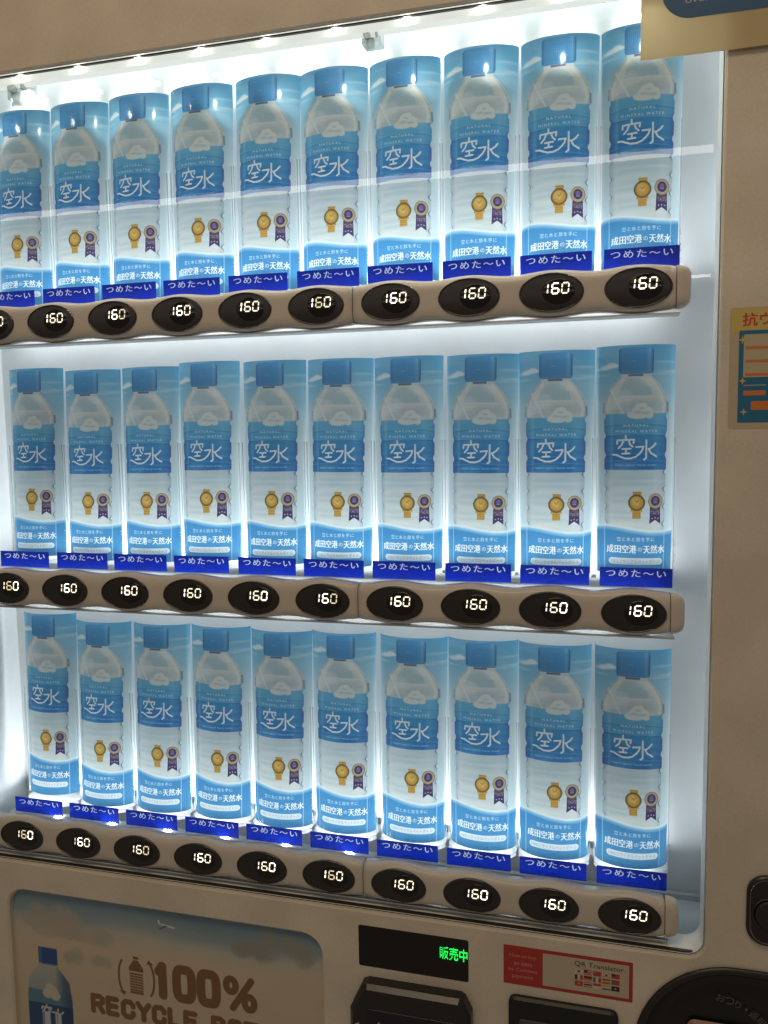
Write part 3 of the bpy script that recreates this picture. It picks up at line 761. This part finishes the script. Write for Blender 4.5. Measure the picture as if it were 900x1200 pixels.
# ------------------------------------------------------------------ rails with price buttons
def rail_h(x):                                 # half height of the rail, swelling at every button
    u = x - math.floor(x + .5)
    return .246 + .040 * (.5 + .5 * math.cos(2 * math.pi * u))
def rail_y(h, z):
    q = min(1.0, abs(z) / h)
    return .15 - .185 * (1 - q ** 4.2) ** (1 / 4.2)
def rail_piece(x0, x1, parent, zc, ins=0.0, m=None, name='rail_body'):
    nx = max(2, int((x1 - x0) * 14)); nt = 22; V = []; F = []
    for i in range(nx + 1):
        x = x0 + (x1 - x0) * i / nx; h = rail_h(x)
        # small round-over at the ends
        e = min((x - x0), (x1 - x)); k = 1 - .035 * max(0, 1 - e / .02) - ins * 2
        for j in range(nt + 1):
            a = -math.pi / 2 + math.pi * j / nt; s_ = math.sin(a); q = math.copysign(abs(s_) ** .75, s_)
            V.append((x, rail_y(h, q * h) + (1 - k) * .3 + ins, zc + q * h * k))
    m_ = nt + 1
    for i in range(nx):
        for j in range(nt):
            F.append((i * m_ + j, (i + 1) * m_ + j, (i + 1) * m_ + j + 1, i * m_ + j + 1))
        F.append((i * m_ + nt, (i + 1) * m_ + nt, (i + 1) * m_, i * m_))
    F.append(tuple(range(m_))[::-1]); F.append(tuple(nx * m_ + j for j in range(m_)))
    o = mesh(name, V, F, m or M['rail'], None, True); o.parent = parent; return o
def end_cap(x0, parent, zc):
    V = []; F = []; nx = 8; nt = 22; h0 = rail_h(x0 - .02)
    for i in range(nx + 1):
        t = i / nx; x = x0 + .165 * math.sin(t * math.pi / 2); k = max(.02, math.cos(t * math.pi / 2)) ** .5
        for j in range(nt + 1):
            a = -math.pi / 2 + math.pi * j / nt; s_ = math.sin(a); q = math.copysign(abs(s_) ** .75, s_)
            V.append((x, .15 - (.15 - rail_y(h0, q * h0)) * (.30 + .70 * k), zc + q * h0 * (.34 + .66 * k)))
    m_ = nt + 1
    for i in range(nx):
        for j in range(nt): F.append((i * m_ + j, (i + 1) * m_ + j, (i + 1) * m_ + j + 1, i * m_ + j + 1))
    F.append(tuple(nx * m_ + j for j in range(m_)))
    o = mesh('rail_end_cap', V, F, M['rail'], None, True); o.parent = parent; return o

def button_meshes():
    """bezel + dished face of one oval button around the origin"""
    n = 40; rx, rz = .385, .236
    def dome(x, z): return -.052 + .020 * ((x / rx) ** 2 * .4 + (z / rz) ** 2)
    def P(sx, sz, dy, cx=0, cz=0):
        return [(cx + sx * math.cos(2 * math.pi * k / n), dy + dome(cx + sx * math.cos(2 * math.pi * k / n), cz + sz * math.sin(2 * math.pi * k / n)), cz + sz * math.sin(2 * math.pi * k / n)) for k in range(n)]
    def rings(L, cap=True):
        V = [v for r in L for v in r]; F = []
        for k in range(len(L) - 1):
            for i in range(n):
                j = (i + 1) % n; F.append((k * n + i, k * n + j, (k + 1) * n + j, (k + 1) * n + i))
        if cap: F.append(tuple((len(L) - 1) * n + i for i in range(n)))
        return V, F
    bez = rings([P(rx, rz, .10), P(rx, rz, .004), P(rx * .985, rz * .975, -.008), P(rx * .955, rz * .935, -.008), P(rx * .94, rz * .91, .004)], False)
    face = rings([P(rx * .95 * q, rz * .92 * q, .006 + .006 * (1 - q)) for q in (1, .9, .75, .55, .3, .08)])
    wx, wz_, ox = .20, .158, .085
    wnd = rings([P(wx * q, wz_ * q, dy, ox, .01) for q, dy in ((1, .014), (.97, .0055), (.9, .0035), (.5, .003), (.05, .003))])
    return bez, face, wnd
BM = None
SEG = {'a': ((0, 2), (1, 2)), 'b': ((1, 2), (1, 1)), 'c': ((1, 1), (1, 0)), 'd': ((0, 0), (1, 0)), 'e': ((0, 1), (0, 0)), 'f': ((0, 2), (0, 1)), 'g': ((0, 1), (1, 1))}
def digit_mesh(ch):
    segs = {'1': 'bc', '6': 'afedcg', '0': 'abcdef'}[ch]
    b = MB(); W_, H_, t = .078, .0600, .0078
    for s_ in segs:
        (x0, z0), (x1, z1) = SEG[s_]
        if ch == '1': x0 = x1 = 1
        ax, az, bx, bz = x0 * W_, z0 * H_, x1 * W_, z1 * H_
        g_ = .006
        if az == bz:
            q = [(ax + g_, az), (ax + g_ + t * .7, az + t), (bx - g_ - t * .7, az + t), (bx - g_, az), (bx - g_ - t * .7, az - t), (ax + g_ + t * .7, az - t)]
        else:
            lo, hi = min(az, bz), max(az, bz)
            q = [(ax, hi - g_), (ax - t, hi - g_ - t * .7), (ax - t, lo + g_ + t * .7), (ax, lo + g_), (ax + t, lo + g_ + t * .7), (ax + t, hi - g_ - t * .7)]
        V = [(x + (z - .061) * .10 - (.08 if ch == '1' else .04), 0, z - .061) for x, z in q]
        b.add(V, [tuple(range(6))])
    me = bpy.data.meshes.new('price_digit')
    me.from_pydata([(v[0] * S, v[1] * S, v[2] * S) for v in b.V], [], b.F)
    return me
DM = {}
for ch in '160':
    base = digit_mesh(ch)
    for k in ('digit', 'digit2', 'digit3'):
        me = base.copy(); me.materials.clear(); me.materials.append(M[k]); DM[ch, k] = me

rails = []
row_word = ['top', 'middle', 'bottom']
RAILX0, RAILX1 = -5.62, 4.43
bez, face, wnd = button_meshes()
def mk(name, vf, m, smooth=True):
    me = bpy.data.meshes.new(name); me.from_pydata([(v[0] * S, v[1] * S, v[2] * S) for v in vf[0]], [], vf[1]); me.materials.append(m)
    if smooth: me.shade_smooth()
    return me
ME_BEZ = mk('button_bezel', bez, M['bezel']); ME_FACE = mk('price_button', face, M['button']); ME_WND = mk('button_window', wnd, M['window'])
rail_label = ['highest taupe rail of oval price buttons, under the top row of bottle cards',
              'taupe rail of oval price buttons between the middle and bottom rows of bottle cards',
              'lowest taupe rail of oval price buttons, just above the black window gasket']
for r_ in range(3):
    zr = H * (1 - r_)
    rl = tag(empty('button_rail', (0, 0, zr)), rail_label[r_], 'button rail', 'taupe rails of price buttons')
    rail_piece(RAILX0, .492, rl, 0); rail_piece(.500, RAILX1 - .008, rl, 0); rail_piece(.46, .53, rl, 0, .012, M['gasket'], 'rail_seam'); rail_piece(RAILX1 - .04, RAILX1 + .01, rl, 0, .012, M['gasket'], 'rail_seam'); end_cap(RAILX1, rl, 0)
    b = MB(); b.box(RAILX0, 4.48, .03, .30, -.312, -.288, .006); o = b.build('rail_base', M['railbase']); o.parent = rl
    for c_ in range(10):
        x = c_ - 5.0
        o = new_obj('price_button', ME_FACE, rl); o.location = Vector((x, 0, 0)) * S
        q = new_obj('button_bezel', ME_BEZ, o); q2 = new_obj('button_window', ME_WND, o)
        hot = random.choice([0, 1, 1, 2, 2, 9])
        for k, (ch, dx) in enumerate((('1', -.037), ('6', .052), ('0', .168))):
            kk = 'digit2' if hot == k else ('digit' if random.random() < .75 else 'digit3')
            if c_ >= 6 and kk == 'digit3': kk = 'digit'
            dgo = new_obj('price_digit', DM[ch, kk], o); dgo.location = Vector((dx, -.0535, .044)) * S
    rails.append(rl)

# ------------------------------------------------------------------ bottle cards
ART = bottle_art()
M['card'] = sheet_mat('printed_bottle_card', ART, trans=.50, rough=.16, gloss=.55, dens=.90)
def card_front(x, z, sag=None):
    """y of the curved sheet; x across, z above the rail axis"""
    t = (z - .39) / 2.91; wd = .918 + .063 * t
    s_ = .245 - .045 * t
    return .766 + .12 * t - s_ * (1 - min(1, (2 * x / wd) ** 2)) ** .68
def card_mesh():
    nx, nz = 20, 10; V = []; F = []; UV = []
    for j in range(nz + 1):
        t = j / nz; z = .39 + 2.91 * t; wd = .918 + .063 * t
        for i in range(nx + 1):
            a = -math.pi / 2 + math.pi * i / nx; u = .5 + .5 * math.sin(a)
            u = .35 * u + .65 * (i / nx)
            x = (u - .5) * wd
            V.append((x, card_front(x, z), z)); UV.append((u, t))
    m_ = nx + 1
    for j in range(nz):
        for i in range(nx): F.append((j * m_ + i, j * m_ + i + 1, (j + 1) * m_ + i + 1, (j + 1) * m_ + i))
    me = bpy.data.meshes.new('bottle_card'); me.from_pydata([(v[0] * S, v[1] * S, v[2] * S) for v in V], [], F)
    l = me.uv_layers.new(name='UVMap')
    for lp in me.loops: l.data[lp.index].uv = UV[lp.vertex_index]
    me.materials.append(M['card']); me.shade_smooth(); return me
def holder_mesh():
    """clear curved guard standing in front of the lower two thirds of a card"""
    nx, nz = 16, 4; V = []; F = []
    for j in range(nz + 1):
        z = .33 + 1.80 * j / nz
        for i in range(nx + 1):
            u = i / nx; x = (u - .5) * .915
            V.append((x, card_front(x * .96, z) - .022, z))
    m_ = nx + 1
    for j in range(nz):
        for i in range(nx): F.append((j * m_ + i, j * m_ + i + 1, (j + 1) * m_ + i + 1, (j + 1) * m_ + i))
    me = bpy.data.meshes.new('clear_guard'); me.from_pydata([(v[0] * S, v[1] * S, v[2] * S) for v in V], [], F)
    me.materials.append(M['holder']); me.shade_smooth(); return me
def rim_mesh():
    b = MB()
    for s_ in (-1, 1):
        x = s_ * .478
        b.box(x - .004, x + .004, .740, .765, .33, 2.13)
    edge_ = bpy.data.meshes.new('guard_edge'); edge_.from_pydata([(v[0] * S, v[1] * S, v[2] * S) for v in b.V], [], b.F); edge_.materials.append(M['rim']); b = MB()
    # curved foot of the holder
    n = 16; V = []
    for k in range(n + 1):
        u = k / n; x = (u - .5) * .95; V.append((x, card_front(x * .96, .40) - .045, .30)); V.append((x, card_front(x * .96, .40) - .045, .355)); V.append((x, .90, .355))
    b.add(V, [f for k in range(n) for f in ((k * 3, k * 3 + 3, k * 3 + 4, k * 3 + 1), (k * 3 + 1, k * 3 + 4, k * 3 + 5, k * 3 + 2))])
    me = bpy.data.meshes.new('holder_foot'); me.from_pydata([(v[0] * S, v[1] * S, v[2] * S) for v in b.V], [], b.F)
    me.materials.append(M['foot']); return me, edge_
def tick_mesh():
    b = MB()
    for k, z in enumerate([.40, .44, .53, .57, .61, .74, .78]):
        b.box(.474, .474 + (.022 if k % 3 else .014), .722, .732, z, z + (.012 if k % 2 else .022))
    me = bpy.data.meshes.new('adjuster_marks'); me.from_pydata([(v[0] * S, v[1] * S, v[2] * S) for v in b.V], [], b.F)
    me.materials.append(M['tick']); return me
ME_CARD, ME_HOLD, ME_TICK = card_mesh(), holder_mesh(), tick_mesh(); ME_RIM, ME_EDGE = rim_mesh()

POS = ['at the left end', 'second from the left end', 'third from the left end', 'fourth from the left end', 'fifth from the left end', 'just left of the rail seam',
       'just right of the rail seam', 'third from the right end', 'second from the right end', 'at the right end']
DZ = [[0] * 10, [.01, -.04, -.03, .01, -.01, -.02, -.03, -.04, -.04, 0], [.12, .03, .04, .05, .03, .05, .04, .05, .04, .04]]
ROWDZ = [-.034, 0, -.088]
for r_ in range(3):
    zr = H * (1 - r_)
    for c_ in range(10):
        dz = ROWDZ[r_] + DZ[r_][c_]
        x = c_ - 5 + .02 + random.uniform(-.012, .012)
        t = tag(empty('bottle_card', (x, 0, zr + dz)),
                'curved water bottle display card, %s %s the %s row' % (POS[c_], 'of' if 'end' in POS[c_] else 'in', row_word[r_]),
                'display card', 'curved water bottle cards in three rows')
        o = new_obj('printed_sheet', ME_CARD, t)
        o.rotation_euler = (random.uniform(-.006, .006), random.uniform(-.006, .006), random.uniform(-.012, .012))
        h_ = new_obj('clear_guard', ME_HOLD, t); h_.location.z = -dz * S
        f_ = new_obj('holder_foot', ME_RIM, t); f_.location.z = -dz * S
        if r_ == 2: f_.location.z -= .06 * S
        g_ = new_obj('guard_edge', ME_EDGE, t); g_.location.z = -dz * S
        k_ = new_obj('adjuster_marks', ME_TICK, t); k_.location.z = -dz * S

# ------------------------------------------------------------------ blue labels over the buttons
tcv = Canvas(-.437, .437, .262, .505, 500)
tcv.a[:] = np.array([11, 44, 174]) / 255
tcv.a *= (1 - .10 * (tcv.Z > .385))[..., None]
tcv.ell(0, .262, .135, .085, (26, 66, 186), .5); tcv.ell(0, .262, .12, .072, (8, 34, 148), .7)
for e_ in (0, .004): tcv.text('つめた〜い', -.362 + e_, .358 + e_, .388, .478, (232, 238, 248), 1, spacing=1.25)
M['tagprint'] = sheet_mat('blue_tag_print', tcv.image('tag_print'), trans=.6, rough=.14, gloss=.6)
V = [(x, .344, z) for x, z in rrect(-.437, .437, .262, .505, .006, 2)]
tg = mesh('blue_tag', V, [tuple(range(len(V)))], M['tagprint'], None, False, [((x + .437) / .874, (z - .262) / .243) for x, _, z in V]); ME_TAG = tg.data; bpy.data.objects.remove(tg)
TDZ = [.030, 0, -.074]
for r_ in range(3):
    zr = H * (1 - r_)
    for c_ in range(10):
        t = tag(new_obj('cold_drink_tag', ME_TAG), 'blue つめた〜い tag %s %s the %s row' % (POS[c_], 'of' if 'end' in POS[c_] else 'in', row_word[r_]), 'tag', 'blue tags reading つめた〜い')
        t.location = Vector((c_ - 5 + .036 + random.uniform(-.01, .01), 0, zr + TDZ[r_])) * S
        t.rotation_euler = (0, random.uniform(-.006, .006), 0)

# ------------------------------------------------------------------ stickers and signs on the cover
def local(o, root):
    o.parent = root; return o
# poster
px0, px1, pz0, pz1 = -5.25, -.11, -8.1, -4.73
PA = poster_art(px0, px1, -6.75, pz1)
pm = mat('recycle_poster_paper', (1, 1, 1), .32, .4)
im = pm.node_tree.nodes.new('ShaderNodeTexImage'); im.image = PA; im.extension = 'EXTEND'
mulc = pm.node_tree.nodes.new('ShaderNodeMix'); mulc.data_type = 'RGBA'; mulc.blend_type = 'MULTIPLY'; mulc.inputs[0].default_value = 1
mulc.inputs[7].default_value = (.84, .83, .82, 1)
pm.node_tree.links.new(im.outputs[0], mulc.inputs[6])
pm.node_tree.links.new(mulc.outputs[2], pm.node_tree.nodes['Principled BSDF'].inputs['Base Color'])
lp_ = offset(post, -.004)
cx_, cz_ = (px0 + px1) / 2, pz0
V = [(x, FY + .09, z) for x, z in lp_]; UV = [((x - px0) / (px1 - px0), (z + 6.75) / (pz1 + 6.75)) for x, z in lp_]
po = mesh('recycle_poster', V, [tuple(range(len(V)))], pm, None, False, UV, (cx_, FY + .09, cz_))
tag(po, 'sky poster with a water bottle and brown 100% RECYCLE BOTTLE lettering at lower left', 'poster')

# cashless help sticker
rt = tag(empty('help_sticker', (2.425, FY, -5.02)), 'red bordered sticker with small flags, between display and coin return', 'sticker')
rt_o = (2.425, FY, -5.02)
def st(o, root, org): o.parent = root; o.location = -Vector(org) * S; return o
X0, X1, Z0, Z1 = 2.43, 4.05, -4.965, -4.435
st(poly_mesh('sticker_backing', rrect(X0, X1, Z0, Z1, .008, 2), FY - .004, M['red'], thick=.004), rt, rt_o)
xw = X0 + .505
st(poly_mesh('cream_field', rrect(xw, X1 - .045, Z0 + .045, Z1 - .045, .006, 2), FY - .006, M['cream'], thick=.002), rt, rt_o)
for k, s_ in enumerate(('How to buy', 'an item', 'by Cashless', 'payment.')):
    hw_ = (.17, .115, .185, .14)[k]; cz = Z1 - .135 - k * .095
    st(text_mesh('sticker_lettering', s_, X0 + .25 - hw_, X0 + .25 + hw_, cz - .028, cz + .028, FY - .0062, M['pink']), rt, rt_o)
st(text_mesh('sticker_title', 'QR Translator.', xw + .40, X1 - .09, Z1 - .155, Z1 - .08, FY - .008, M['ink']), rt, rt_o)
FL = [['jp', 'us', 'cn', 'kr', 'tw'], ['fr', 'de', 'it', 'es', 'pt'], ['vn', 'th', 'id', 'in', 'my']]
def flag(kind, x0, z0, root):
    w_, h_ = .098, .064
    fo = st(poly_mesh('flag', [(x0, z0), (x0 + w_, z0), (x0 + w_, z0 + h_), (x0, z0 + h_)], FY - .0072, FLAG['white']), root, rt_o)
    def r(a, b2, c, d, k, dy=.0012): mk_ = poly_mesh('flag_field', [(x0 + a * w_, z0 + c * h_), (x0 + b2 * w_, z0 + c * h_), (x0 + b2 * w_, z0 + d * h_), (x0 + a * w_, z0 + d * h_)], FY - .0072 - dy, FLAG[k]); mk_.parent = fo
    def e(cx, cz, rr, k, dy=.0024): mk_ = poly_mesh('flag_emblem', ellipse(x0 + cx * w_, z0 + cz * h_, rr * h_, rr * h_, 12), FY - .0072 - dy, FLAG[k]); mk_.parent = fo
    if kind == 'jp': e(.5, .5, .3, 'red')
    elif kind == 'us':
        for q in range(4): r(0, 1, q / 3.6, q / 3.6 + .16, 'red')
        r(0, .45, .45, 1, 'navy', .0024)
    elif kind == 'cn': r(0, 1, 0, 1, 'red'); e(.25, .7, .14, 'gold')
    elif kind == 'kr': e(.5, .5, .27, 'red'); e(.5, .38, .16, 'navy', .0036); r(.1, .22, .1, .3, 'black'); r(.78, .9, .7, .9, 'black'); r(.1, .22, .7, .9, 'black'); r(.78, .9, .1, .3, 'black')
    elif kind == 'tw': r(0, 1, 0, 1, 'red'); r(0, .5, .5, 1, 'navy', .0024)
    elif kind == 'fr': r(0, .33, 0, 1, 'navy'); r(.67, 1, 0, 1, 'red')
    elif kind == 'de': r(0, 1, .67, 1, 'black'); r(0, 1, .33, .67, 'red'); r(0, 1, 0, .33, 'gold')
    elif kind == 'it': r(0, .33, 0, 1, 'teal'); r(.67, 1, 0, 1, 'red')
    elif kind == 'es': r(0, 1, 0, 1, 'red'); r(0, 1, .28, .72, 'gold', .0024)
    elif kind == 'pt': r(0, .4, 0, 1, 'teal'); r(.4, 1, 0, 1, 'red')
    elif kind == 'vn': r(0, 1, 0, 1, 'red'); e(.5, .5, .2, 'gold')
    elif kind == 'th': r(0, 1, 0, .17, 'red'); r(0, 1, .83, 1, 'red'); r(0, 1, .34, .66, 'navy')
    elif kind == 'id': r(0, 1, .5, 1, 'red')
    elif kind == 'in': r(0, 1, .67, 1, 'gold'); r(0, 1, 0, .33, 'teal')
    elif kind == 'my': r(0, 1, 0, 1, 'black'); e(.5, .5, .2, 'gold')
for j in range(3):
    for i in range(5): flag(FL[j][i], xw + .405 + i * .113, Z1 - .245 - j * .083, rt)

# antiviral sticker, right edge
so = (5.6, FY, 2.28)
sk = tag(empty('antiviral_sticker', so), 'yellow and blue sticker with red 抗ウイルス heading and orange lines, right of the window', 'sticker')
st(poly_mesh('sticker_backing', rrect(5.00, 6.75, 2.22, 3.58, .03, 3), FY - .003, M['cream'], thick=.003), sk, so)
st(poly_mesh('yellow_field', rrect(5.015, 6.74, 3.30, 3.57, .02, 3), FY - .0045, M['yellow']), sk, so)
st(text_mesh('sticker_heading', '抗ウイルス', 5.13, 5.93, 3.37, 3.52, FY - .006, M['redtext'], bold=.02), sk, so)
st(poly_mesh('blue_field', rrect(5.10, 6.70, 2.29, 3.325, .01, 2), FY - .006, M['blue']), sk, so)
st(poly_mesh('cream_field', rrect(5.15, 6.60, 2.80, 3.28, .01, 2), FY - .0075, M['cream']), sk, so)
for z in (3.13, 2.98, 2.83): st(poly_mesh('orange_line', rrect(5.17, 6.5, z - .015, z + .015, .003, 1), FY - .009, M['orange']), sk, so)
st(poly_mesh('orange_line', rrect(5.155, 5.39, 2.595, 2.65, .01, 2), FY - .0075, M['orange']), sk, so)
st(poly_mesh('pale_line', rrect(5.155, 5.39, 2.705, 2.714, .002, 1), FY - .0075, M['cream']), sk, so)
st(poly_mesh('orange_line', rrect(5.44, 6.4, 2.595, 2.65, .01, 2), FY - .0075, M['orange']), sk, so)
st(poly_mesh('orange_line', rrect(5.24, 6.4, 2.43, 2.53, .02, 3), FY - .0075, M['orange']), sk, so)
def star(cx, cz, r): return [(cx + (r if k % 2 == 0 else r * .32) * math.cos(k * math.pi / 4), cz + (r if k % 2 == 0 else r * .32) * math.sin(k * math.pi / 4)) for k in range(8)]
for cx, cz, r in ((5.135, 3.22, .05), (5.145, 2.76, .045), (5.165, 2.41, .042)): st(poly_mesh('sparkle', star(cx, cz, r), FY - .010, M['star']), sk, so)

# cream film sign, upper right, half over the pane
ho = (5.5, FY - .05, 6.44)
hs = tag(empty('cream_sign', ho), 'cream sign with dark blue band hanging over the top right window corner', 'sign')
st(poly_mesh('sign_film', rrect(3.985, 8.2, 6.36, 9.4, .01, 2), FY - .055, M['paper'], thick=.012), hs, ho)
st(poly_mesh('blue_band', rrect(4.20, 8.0, 6.745, 9.1, .32, 8), FY - .058, M['signblue']), hs, ho)
st(text_mesh('sign_lettering', 'overseas airports, as well', 4.45, 5.86, 6.885, 6.965, FY - .060, M['signtext']), hs, ho)
